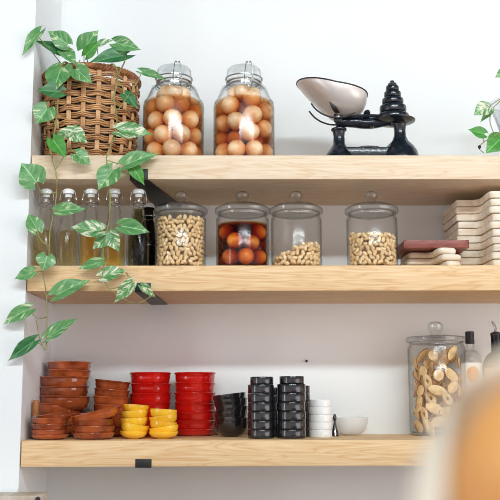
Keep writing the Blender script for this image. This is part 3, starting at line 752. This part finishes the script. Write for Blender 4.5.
# ------------------------------------------------------------------ boards
def plan_board(pts, z0, z1, sub=5):
    """outline in plan (x, y), extruded, soft edges"""
    cl = [Vector((p[0], p[1], 0)) for p in pts]; n = len(cl); out = []
    for i in range(n):
        p0, p1, p2, p3 = cl[i-1], cl[i], cl[(i+1) % n], cl[(i+2) % n]
        for k in range(sub):
            t_ = k/sub; out.append(.5*((2*p1)+(p2-p0)*t_+(2*p0-5*p1+4*p2-p3)*t_*t_+(3*p1-p0-3*p2+p3)*t_**3))
    m = len(out); v = [(p.x, p.y, z0) for p in out]+[(p.x, p.y, z1) for p in out]
    f = [tuple(range(m))[::-1], tuple(range(m, 2*m))]+[(i, (i+1) % m, m+(i+1) % m, m+i) for i in range(m)]
    return v, f
yb_, yf = .125, .02
NB = 10
ztop = P(495, 190, yf).z
hb = (ztop-MT)/NB
for k in range(NB):
    z0 = k*hb
    xa = P(459, 230, yb_).x+random.Random(k).uniform(-.004, .004); xn = P(486.5, 230, .07).x+random.Random(k+50).uniform(-.003, .003)
    pts = [(xa, yb_+.002), (xa+.03, yb_), (xn-.012, yb_-.001), (xn-.002, yb_-.02), (xn-.001, yf+.022), (xn+.007, yf+.002), (xn+.05, yf), (xn+.15, yf), (xn+.175, yf+.02), (xn+.18, .15), (xn+.17, .29), (xn+.1, .302), (xa+.06, .302), (xa+.004, .298), (xa-.002, .28), (xa-.003, .2), (xa-.003, yb_+.02)]
    g = plan_board(pts, 0, hb*.89)
    o = obj('paddle_board', g, 'board', loc=(0, 0, MT+z0), bevel=.0062, segs=4)
    tag(o, pos(NB-1-k, NB).capitalize()+' of the tall stack of whitewashed wooden boards at the right end', 'board', 'tall stack of whitewashed boards')
zr0 = P(430, 248, .05).z-MT
hs = (zr0-.002)/2.6
for k in range(3):
    x0, x1 = P(405+k*2.0, 260, .1).x, P((461.5, 462, 457)[k], 260, .03).x
    xm = P((441, 437, 434)[k], 260, .06).x
    hh = zr0*.325
    pts = [(x0, .105), (x0+.03, .10), (xm-.010, .100), (xm-.001, .085), (xm+.001, .045), (xm+.010, .024), (x1-.014, .026), (x1, .04), (x1+.001, .09), (x1-.004, .2), (x1-.03, .235), (x0+.03, .235), (x0, .22), (x0-.004, .16)]
    o = obj('paddle_board', plan_board(pts, 0, hh*.94), 'board', loc=(0, 0, MT+k*hh), bevel=.006, segs=4)
    tag(o, ('bottom', 'middle', 'upper')[k]+' whitewashed board of the low stack under the dark red board', 'board', 'low stack of whitewashed boards')
x0, x1 = P(404, 244, .05).x, P(468.5, 244, .05).x
o = obj('red_board', plan_board([(x0+.002, .047), (x0+.03, .045), (x1-.03, .045), (x1-.003, .047), (x1, .06), (x1, .2), (x1-.004, .24), (x1-.03, .245), (x0+.03, .245), (x0+.004, .24), (x0, .2), (x0, .06)], 0, P(430, 240.5, .05).z-MT-zr0), 'redboard', loc=(0, 0, MT+zr0), bevel=.004, segs=3)
tag(o, 'dark red brown wooden board lying on the low stack of pale boards', 'board')

# ------------------------------------------------------------------ stacks of dishes
def cazuela(R, h, th=.0026, taper=.80):
    rb = R*taper
    return lathe([(.0001, 0), (rb-.006, 0), (rb-.001, .003), (rb+(R-rb)*.45, h*.28), (R*.952, h*.6), (R*.958, h-.0062), (R-.0005, h-.0042), (R+.0008, h-.0018), (R-.001, h), (R-th, h-.001), (R*.958-th, h-.0066), (R*.952-th, h*.6), (rb-th+(R-rb)*.45, h*.3), (rb-th-.003, .0045), (.0001, .004)], 44)
def bowl(R, h, th=.0025):
    o = [(.0001, 0), (R*.42, 0), (R*.45, .002)]
    for k in range(1, 9):
        a = k/8*PI/2; o.append((R*(.45+.55*math.sin(a)), .002+(h-.002)*(1-math.cos(a))))
    i = [(r-th, z+th*.3) for r, z in o[2:]][::-1]
    return lathe(o+[(R-th*.5, h+.0008)]+i+[(.0001, th)], 44)
def stack(kind, name, Y, items, label, cat, group, mat, meshf, z0=BT):
    """items top to bottom: (px centre, y of rim, width px, height px, tilt deg) ; built where they stand"""
    n = len(items); cache = {}
    for i, (px, py, w, hp, tl) in enumerate(items):
        s_ = S(Y); R = w/2*s_; h = hp*s_
        zr = P(px, py, Y).z
        # rim height is read at the stack centre; keep the bottom one on the shelf
        z = max(zr-h, z0+.0042*(n-1-i)); h = zr-z
        if i == n-1: z = z0; h = max(zr-z0, .008)
        key = (round(R, 4), round(h, 4))
        if key not in cache: cache[key] = mesh(name, meshf(R, h), mat)
        o = obj(name, cache[key], None, loc=(P(px, py, Y).x, Y, z), rot=(0, math.radians(tl), random.uniform(0, 6) if tl == 0 else 0))
        tag(o, label(i, n), cat, group)
cz_ = lambda R, h: cazuela(R, h)
rimoff = 0
# terracotta: tall stack at the back against the left wall
TA = [(69.5, 362, 44, 13, 0), (69, 370, 44, 14, 1), (64, 376.5, 51, 15, 0), (63.5, 386, 51, 15, -1), (64, 395.5, 52, 15, 1), (58.5, 402.5, 50, 17, 0), (60, 413, 51, 15, 0), (60, 423, 51, 15, 0), (60, 430, 51, 12, 0)]
stack('', 'terracotta_dish', .235, TA, lambda i, n: pos(i, n).capitalize()+' glazed terracotta dish of the tall back stack by the left wall', 'dish', 'terracotta dishes in the tall back stack', 'terra', cz_)
TB_ = [(56, 413, 33, 9, -9), (50, 417.5, 36, 9.5, 1), (50, 423.5, 36, 9.5, 0), (50, 429.5, 36, 9.5, -1), (50, 434, 36, 8, 0)]
stack('', 'terracotta_dish', .062, TB_, lambda i, n: pos(i, n).capitalize()+' terracotta dish of the low front stack at the left end', 'dish', 'terracotta dishes in the left front stack', 'terra', cz_)
TC = [(98, 411, 48, 10, -13), (94, 419, 42, 11, -1), (93.5, 425.5, 42, 10, 1), (93.5, 432, 42, 9, 0)]
stack('', 'terracotta_dish', .07, TC, lambda i, n: pos(i, n).capitalize()+' terracotta dish of the front stack by the yellow bowls'+'', 'dish', 'terracotta dishes in the front stack beside the yellow bowls', 'terra', cz_)
TD = [(111.5, 380.5, 35, 12, 6), (111, 389, 35, 12, 5), (111, 396.5, 36, 12, 4), (111, 404.5, 36, 12, 2), (111, 412, 36, 12, 0), (111, 420, 36, 12, 0), (111, 428, 36, 12, 0)]
stack('', 'terracotta_dish', .23, TD, lambda i, n: pos(i, n).capitalize()+' terracotta dish of the back stack beside the red dishes', 'dish', 'terracotta dishes in the back stack beside the red ones', 'terra', cz_)
red_ = lambda R, h: cazuela(R, h, .0026, .86)
RA = [(150.5, 372.5, 41, 13, 0), (150.8, 383, 40, 13, 0), (151, 393, 41, 13, -1), (150.5, 402.5, 40, 13, 0), (151, 411, 40, 12, 0), (151, 419.5, 40, 12, 0), (151, 428, 40, 11, 0)]
stack('', 'red_dish', .25, RA, lambda i, n: pos(i, n).capitalize()+' glossy red dish of the stack behind the yellow bowls', 'dish', 'red dishes in the stack behind the yellow bowls', 'red', red_)
RB = [(195, 372.5, 41, 13, 0), (195, 382.5, 40, 13, 0), (195, 392.5, 41, 13, 0), (195, 402.5, 41, 13, 1), (196.5, 411, 40, 12, -4), (195, 420, 40, 12, 0), (194.5, 428.5, 40, 11, 0)]
stack('', 'red_dish', .25, RB, lambda i, n: pos(i, n).capitalize()+' glossy red dish of the stack beside the black bowls', 'dish', 'red dishes in the stack beside the black bowls', 'red', red_)
YA = [(135.5, 405, 25.5, 11, 4), (135.5, 410.5, 26.5, 11, -5), (134.5, 418, 27, 11, -3), (133.5, 424, 28, 12, 9), (133.5, 431, 27, 10, 2)]
stack('', 'yellow_bowl', .09, YA, lambda i, n: pos(i, n).capitalize()+' small yellow bowl of the stack beside the terracotta dishes', 'bowl', 'yellow bowls in the stack beside the terracotta', 'yellow', bowl)
YB = [(163, 409.5, 27, 11, 3), (164.5, 415.5, 28, 11, -8), (162.5, 421.5, 27, 11, 5), (165, 426.5, 29, 12, -8), (163.5, 431.5, 29, 10, 0)]
stack('', 'yellow_bowl', .09, YB, lambda i, n: pos(i, n).capitalize()+' small yellow bowl of the stack beside the red dishes', 'bowl', 'yellow bowls in the stack in front of the red dishes', 'yellow', bowl)
BA = [(231, 394, 33, 15, -7), (231.5, 399, 33, 15, -4), (231, 405, 32, 15, 3), (231.5, 411, 32, 15, -3), (231, 417, 32, 15, 4), (231.5, 421, 33, 15, 0)]
stack('', 'black_bowl', .20, BA, lambda i, n: pos(i, n).capitalize()+' glossy black bowl of the uneven stack beside the red dishes', 'bowl', 'black bowls in the uneven stack', 'blackglaze', bowl)
def cup(R, h, th=.0028):
    return lathe([(.0001, 0), (R*.955, 0), (R*.99, .0012), (R, .003), (R, h-.0016), (R-.0008, h), (R-th, h), (R-th-.0005, h*.5), (R*.9-th, .004), (.0001, .0035)], 44)
def cups(px, Y, wpx, n, ytop, ybase_extra, label, group, name='black_cup', mat='slate', taper=None, topw=None):
    s_ = S(Y); zt_ = P(px, ytop, Y).z; pitch_ = (zt_-BT)/n
    me = mesh(name, cup(wpx/2*s_, pitch_*.985), mat)
    for k in range(n):
        i = n-1-k
        o = obj(name, me, None, loc=(P(px, ytop, Y).x+random.uniform(-.0008, .0008), Y, BT+k*pitch_), rot=(0, 0, random.uniform(0, 6)))
        tag(o, label(i+(1 if topw else 0), n+(1 if topw else 0)), 'cup', group)
    if topw:
        o = obj(name, cup(topw/2*s_, 7.5*s_), mat, loc=(P(px, ytop, Y).x+.002, Y, BT+n*pitch_))
        tag(o, label(0, n+1), 'cup', group)
cups(261, .088, 26, 6, 384.5, 0, lambda i, n: pos(i, n).capitalize()+' squat black cup of the stack beside the black bowls', 'black cups in the stack beside the black bowls', topw=23)
cups(291, .088, 28.5, 6, 384, 0, lambda i, n: pos(i, n).capitalize()+' squat black cup of the stack beside the white cups', 'black cups in the stack beside the white cups', topw=24.5)
cups(297.5, .2, 25, 6, 385.5, 0, lambda i, n: pos(i, n).capitalize()+' black cup of the stack hidden behind the right black stack', 'black cups in the hidden back stack')
cups(275, .2, 25, 6, 387, 0, lambda i, n: pos(i, n).capitalize()+' black cup in the gap behind the two front black stacks', 'black cups in the stack behind the gap')
cups(320, .15, 22.5, 5, 399.5, 0, lambda i, n: pos(i, n).capitalize()+' plain white cup of the stack beside the black cups', 'white cups in the stack', 'white_cup', 'ceramicwhite')
o = obj('frosted_bowl', bowl(18*S(.25), P(350, 417.5, .25).z-BT), 'frost', loc=(P(350, 430, .25).x, .25, BT)); tag(o, 'frosted glass bowl standing alone right of the white cups', 'bowl')
fy = .2
s_ = S(fy); o = obj('dark_cone', lathe([(.0001, 0), (4.3*s_, 0), (4.0*s_, .002), (1.3*s_, 12*s_), (.8*s_, 14*s_), (1.6*s_, 16*s_), (1.9*s_, 18.5*s_), (1.0*s_, 21*s_), (.0001, 21.5*s_)], 24), 'blackglaze', loc=(P(335, 436, fy).x, fy, BT))
tag(o, 'small dark cone shaped stopper between the white cups and the frosted bowl', 'stopper')
# wooden handled brush by the left wall
hY = .1; hs_ = S(hY); hc = P(30, 430, hY)
t = empty('wooden_handled_brush', (max(hc.x, .012), hY, BT), 'short brush with a wooden handle standing between left wall and terracotta', 'brush')
hz = lambda py: P(30, py, hY).z-BT
obj('bristles', lathe([(.0001, 0), (3.4*hs_, 0), (3.2*hs_, hz(424)), (.0001, hz(424))], 20), 'black', t)
obj('ferrule', lathe([(.0001, hz(424)), (3.5*hs_, hz(424)), (3.5*hs_, hz(416)), (.0001, hz(416))], 20), 'wire', t)
obj('handle', lathe([(.0001, hz(416)), (3.3*hs_, hz(416)), (3.4*hs_, hz(408)), (3.3*hs_, hz(401.5)), (2.4*hs_, hz(400)), (.0001, hz(399.8))], 20), 'handle', t)

# ------------------------------------------------------------------ crisp jar, oil bottles
qY = .235; sq = S(qY); qR = 28.3*sq
qz = lambda py: P(434, py, qY).z-BT
cj = canister(434.5, qY, BT, qR, qz(345), qz(338), qz(322), 'tall lidded glass jar of dried bread crisps on the bottom shelf', None)
def crisp(a, b, th, hole):
    n = 26; v, f = [], []
    prof = [(.25 if hole else .0, 0)] if False else None
    rings = [(.0 if not hole else .3, -th/2), (.8, -th/2), (1, -th*.25), (1, th*.25), (.8, th/2), (.0 if not hole else .3, th/2)]
    if hole: rings = rings+[rings[0]]
    v, f = lathe([(max(r, 1e-4), z) for r, z in rings], n)
    return [(x*a, y*b, z+.12*a*(x*x)) for x, y, z in v], f
cm = []
for (a, b, hl) in ((.021, .0135, False), (.024, .013, False), (.020, .012, True), (.0145, .0135, False)):
    me = mesh('bread_crisp', crisp(a, b, .006, hl), 'crisp'); me.materials.append(M['crust'])
    for q in me.polygons:
        c = q.center; 
        if (c.x/a)**2+(c.y/b)**2 > .84 and abs(c.z) < .0028: q.material_index = 1
    cm.append(me)
pk = pack(92, .0165, qR-.0034, .3, 5, None, 170)
rr = random.Random(4)
for i, (x, y, z) in enumerate(pk):
    a = math.atan2(y, x); nrm = Vector((math.cos(a), math.sin(a), rr.uniform(-.25, .25))).normalized()
    if math.hypot(x, y) < qR*.5: nrm = Vector((rr.uniform(-1, 1), rr.uniform(-1, 1), rr.uniform(-1, 1))).normalized()
    tx = nrm.cross(Vector((0, 0, 1))).normalized(); th = rr.uniform(0, PI)
    X = tx*math.cos(th)+nrm.cross(tx)*math.sin(th); Yv = nrm.cross(X)
    k = min(1, (qR-.0085)/max(math.hypot(x, y)+.004, .001))
    mtx = Matrix((X, Yv, nrm)).transposed().to_4x4()
    o = obj('bread_crisp', cm[rr.randrange(4)], None); o.matrix_world = Matrix.Translation(cj.location+Vector((x*k, y*k, z+.0068))) @ mtx
    tag(o, 'toasted bread crisp in the tall lidded jar on the bottom shelf', 'crisp', 'bread crisps in the tall jar')
def oilbottle(px, Y, w, ycap, yneck, ysh, rn, label, mat, cap=True):
    s_ = S(Y); c = P(px, 420, Y); R = w/2*s_; z = lambda py: P(px, py, Y).z-BT
    t = empty('oil_bottle', (c.x, Y, BT), label, 'bottle')
    zs, zn, zt_ = z(ysh), z(yneck), z(ycap); rn = rn*s_; th = .003
    prof = [(.0001, 0), (R-.004, 0), (R, .005), (R, zs)]
    sh = [(rn+(R-rn)*math.cos(k/6*PI/2)**1.3, zs+(zn-zs)*math.sin(k/6*PI/2)) for k in range(1, 7)]
    prof += sh+[(rn, zt_), (rn-th*.8, zt_)]+[(max(r-th, rn-th*.8), zz-.002) for r, zz in sh[::-1]]+[(R-th, zs), (R-th, .009), (.0001, .007)]
    obj('glass_body', lathe(prof, 40), mat, t)
    return t, R, z, rn, zt_
t, R, z, rn, zt_ = oilbottle(473, .235, 22, 340, 350, 362, 3.6, 'clear glass oil bottle with a black cap and an orange spot label', 'glass')
obj('cap', lathe([(.0001, zt_-.001), (rn+.001, zt_-.010), (rn+.0022, zt_-.010), (rn+.0022, z(331.5)-.001), (rn+.001, z(331.5)), (.0001, z(331.5))], 28), 'black', t)
def patch(R, z0, z1, a0, a1, shape=None, n=24, m=16):
    v, f = [], []
    for i in range(n+1):
        for j in range(m+1):
            u, w_ = i/n*2-1, j/m*2-1
            if shape == 'round':
                du, dw = u*math.sqrt(1-w_*w_/2), w_*math.sqrt(1-u*u/2)
            else: du, dw = u, w_
            a = -PI/2+(a0+a1)/2+du*(a1-a0)/2; zz = (z0+z1)/2+dw*(z1-z0)/2
            v.append((R*math.cos(a), R*math.sin(a), zz))
    for i in range(n):
        for j in range(m): q = i*(m+1)+j; f.append((q, q+m+1, q+m+2, q+1))
    return v, f
lb_ = obj('label', patch(R+.0005, z(420), z(363), -1.25, 1.25), 'lab', t, fix=False)
obj('spot', patch(R+.0010, z(383), z(366.5), -.62, .5, 'round'), 'orange', t, fix=False)
o = obj('oil', lathe([(.0001, .0085), (R-.0036, .0095), (R-.0036, z(390)), (.0001, z(390))], 32), 'oilpale', loc=t.location); tag(o, 'pale oil low in the bottle with the black cap', 'oil', kind='stuff')
t, R, z, rn, zt_ = oilbottle(499.5, .225, 28, 334, 352, 368, 5, 'dark green oil bottle with a metal pourer at the right edge', 'glassgreen')
obj('label', patch(R+.0005, z(420), z(368), -1.3, 1.3), 'gold', t, fix=False)
g = G(); g.add(*lathe([(.0001, zt_), (rn+.001, zt_-.004), (rn+.001, zt_+.002), (rn*.5, zt_+.006), (.0001, zt_+.006)], 20))
obj('stopper', g, 'black', t)
obj('pourer', tube(catmull([(0, 0, zt_+.004), (-.001, 0, zt_+.018), (-.009, 0, zt_+.034)], 6), lambda t_: .0052-.0030*t_, 10), 'wire', t)
o = obj('oil', lathe([(.0001, .0085), (R-.0036, .0095), (R-.0036, z(376)), (.0001, z(376))], 32), 'oilgreen', loc=t.location); tag(o, 'dark oil in the green bottle with the metal pourer', 'oil', kind='stuff')

# ------------------------------------------------------------------ foreground bun in paper on the service counter
fY = -1.66; fs = S(fY)
bcn = P(560, 505, fY); bRx, bRz = 108*fs, 130*fs
ctz = bcn.z-bRz*.78
c = empty('service_counter', (.95, -1.62, 0), 'oak topped service counter in front of the shelves', 'counter')
obj('counter_top', boxv(-.4, .9, -.14, .30, ctz-.034, ctz-.004), 'counter', c, bevel=.004)
obj('counter_body', boxv(-.38, .88, -.12, .28, 0, ctz-.0345), 'cream', c, bevel=.003)
bn = empty('bread_bun', (bcn.x, fY, ctz), 'blurred golden bread bun wrapped in cream paper close to the camera', 'bread')
def bunv():
    v, f = sphere(bRx, bRx*.75, bRz, 40, 26)
    out = []
    for x, y, z_ in v:
        if z_ < -bRz*.72: z_ = -bRz*.72-(z_+bRz*.72)*-.05
        q = 1+.05*noise.noise(Vector((x*30, y*30, z_*30)))
        out.append((x*q, y*q, z_+bRz*.78))
    return out, f
obj('crust', bunv(), 'bun', bn)
def paper():
    n, m = 60, 12; v, f = [], []
    for i in range(n):
        a = 2*PI*i/n
        for j in range(m+1):
            t_ = j/m
            top = (bRz*1.78+38*fs)*(1 if True else 0)
            back = .5+.5*math.sin(a)                 # taller behind the bun, cut low in front
            q = min(1, max(0, (back-.3)/.3)); q = q*q*(3-2*q)
            hgt = bRz*(.1+.95*math.exp(-((a-1.5*PI+.25)/.4)**2))+q*(back**.6)*(bRz*1.86)
            r = (bRx+8*fs+30*fs*math.sin(PI*min(1, t_*.6+.2)))*(1-.9*max(0, t_-.45)**1.6*(back))
            wv = 1+.025*math.sin(9*a+3*t_)+.012*math.sin(23*a)
            v.append((r*math.cos(a)*wv, r*.82*math.sin(a)*wv, .0005+hgt*t_))
    for i in range(n):
        k = (i+1) % n
        for j in range(m): f.append((i*(m+1)+j, k*(m+1)+j, k*(m+1)+j+1, i*(m+1)+j+1))
    f.append(tuple(i*(m+1) for i in range(n))[::-1])
    return v, f
pp = obj('paper_wrap', paper(), 'paper', bn); pp['label'] = 'cream greaseproof paper'
sd = pp.modifiers.new('thickness', 'SOLIDIFY'); sd.thickness = .0006

# ------------------------------------------------------------------ light
def light(name, typ, loc, target, energy, color, **kw):
    l = bpy.data.lights.new(name, typ); l.energy = energy; l.color = color
    for k, v in kw.items(): setattr(l, k, v)
    o = bpy.data.objects.new(name, l); col.objects.link(o); o.location = loc
    o.rotation_euler = (Vector(target)-Vector(loc)).to_track_quat('-Z', 'Y').to_euler(); return o
light('strip_lamp', 'AREA', (1.15, -3.4, 3.42), (.7, .1, 1.5), 106, (.88, .98, 1), shape='RECTANGLE', size=3.6, size_y=.10)
light('window_daylight_left', 'AREA', (-2.3, -1.8, 1.45), (.3, .1, 1.6), 19, (.93, .97, 1), shape='RECTANGLE', size=.22, size_y=2.4)
light('window_daylight_right', 'AREA', (3.1, -1.9, 1.15), (.6, .1, 1.4), 28, (1, .96, .98), shape='RECTANGLE', size=2.2, size_y=1.7)
w = bpy.data.worlds.new('world'); sc.world = w; w.use_nodes = True
nt = w.node_tree; nt.nodes.clear()
out = nt.nodes.new('ShaderNodeOutputWorld'); bg = nt.nodes.new('ShaderNodeBackground'); nt.links.new(bg.outputs[0], out.inputs[0])
tc = nt.nodes.new('ShaderNodeTexCoord'); sx = nt.nodes.new('ShaderNodeSeparateXYZ'); nt.links.new(tc.outputs['Generated'], sx.inputs[0])
rp = nt.nodes.new('ShaderNodeValToRGB'); mr = nt.nodes.new('ShaderNodeMapRange'); mr.inputs['From Min'].default_value = -1
nt.links.new(sx.outputs['Z'], mr.inputs[0]); nt.links.new(mr.outputs[0], rp.inputs[0]); nt.links.new(rp.outputs[0], bg.inputs[0])
e = rp.color_ramp.elements
e[0].position = .34; e[0].color = (.30, .24, .225, 1); e[1].position = .74; e[1].color = (.03, .05, .06, 1)
for pp_ in (.41, .60):
    q = e.new(pp_); q.color = (1, .89, .89, 1)
bg.inputs['Strength'].default_value = .95

sc.view_settings.view_transform = 'Standard'; sc.view_settings.look = 'None'; sc.view_settings.gamma = 1; sc.view_settings.exposure = 0
sc.view_settings.use_curve_mapping = False
sc.cycles.filter_width = .9
sc.cycles.max_bounces = 10; sc.cycles.diffuse_bounces = 4; sc.cycles.glossy_bounces = 5; sc.cycles.transmission_bounces = 6
sc.cycles.transparent_max_bounces = 40; sc.cycles.volume_bounces = 0
sc.cycles.use_denoising = True; sc.cycles.sample_clamp_indirect = 6
sc.cycles.caustics_reflective = False; sc.cycles.caustics_refractive = False
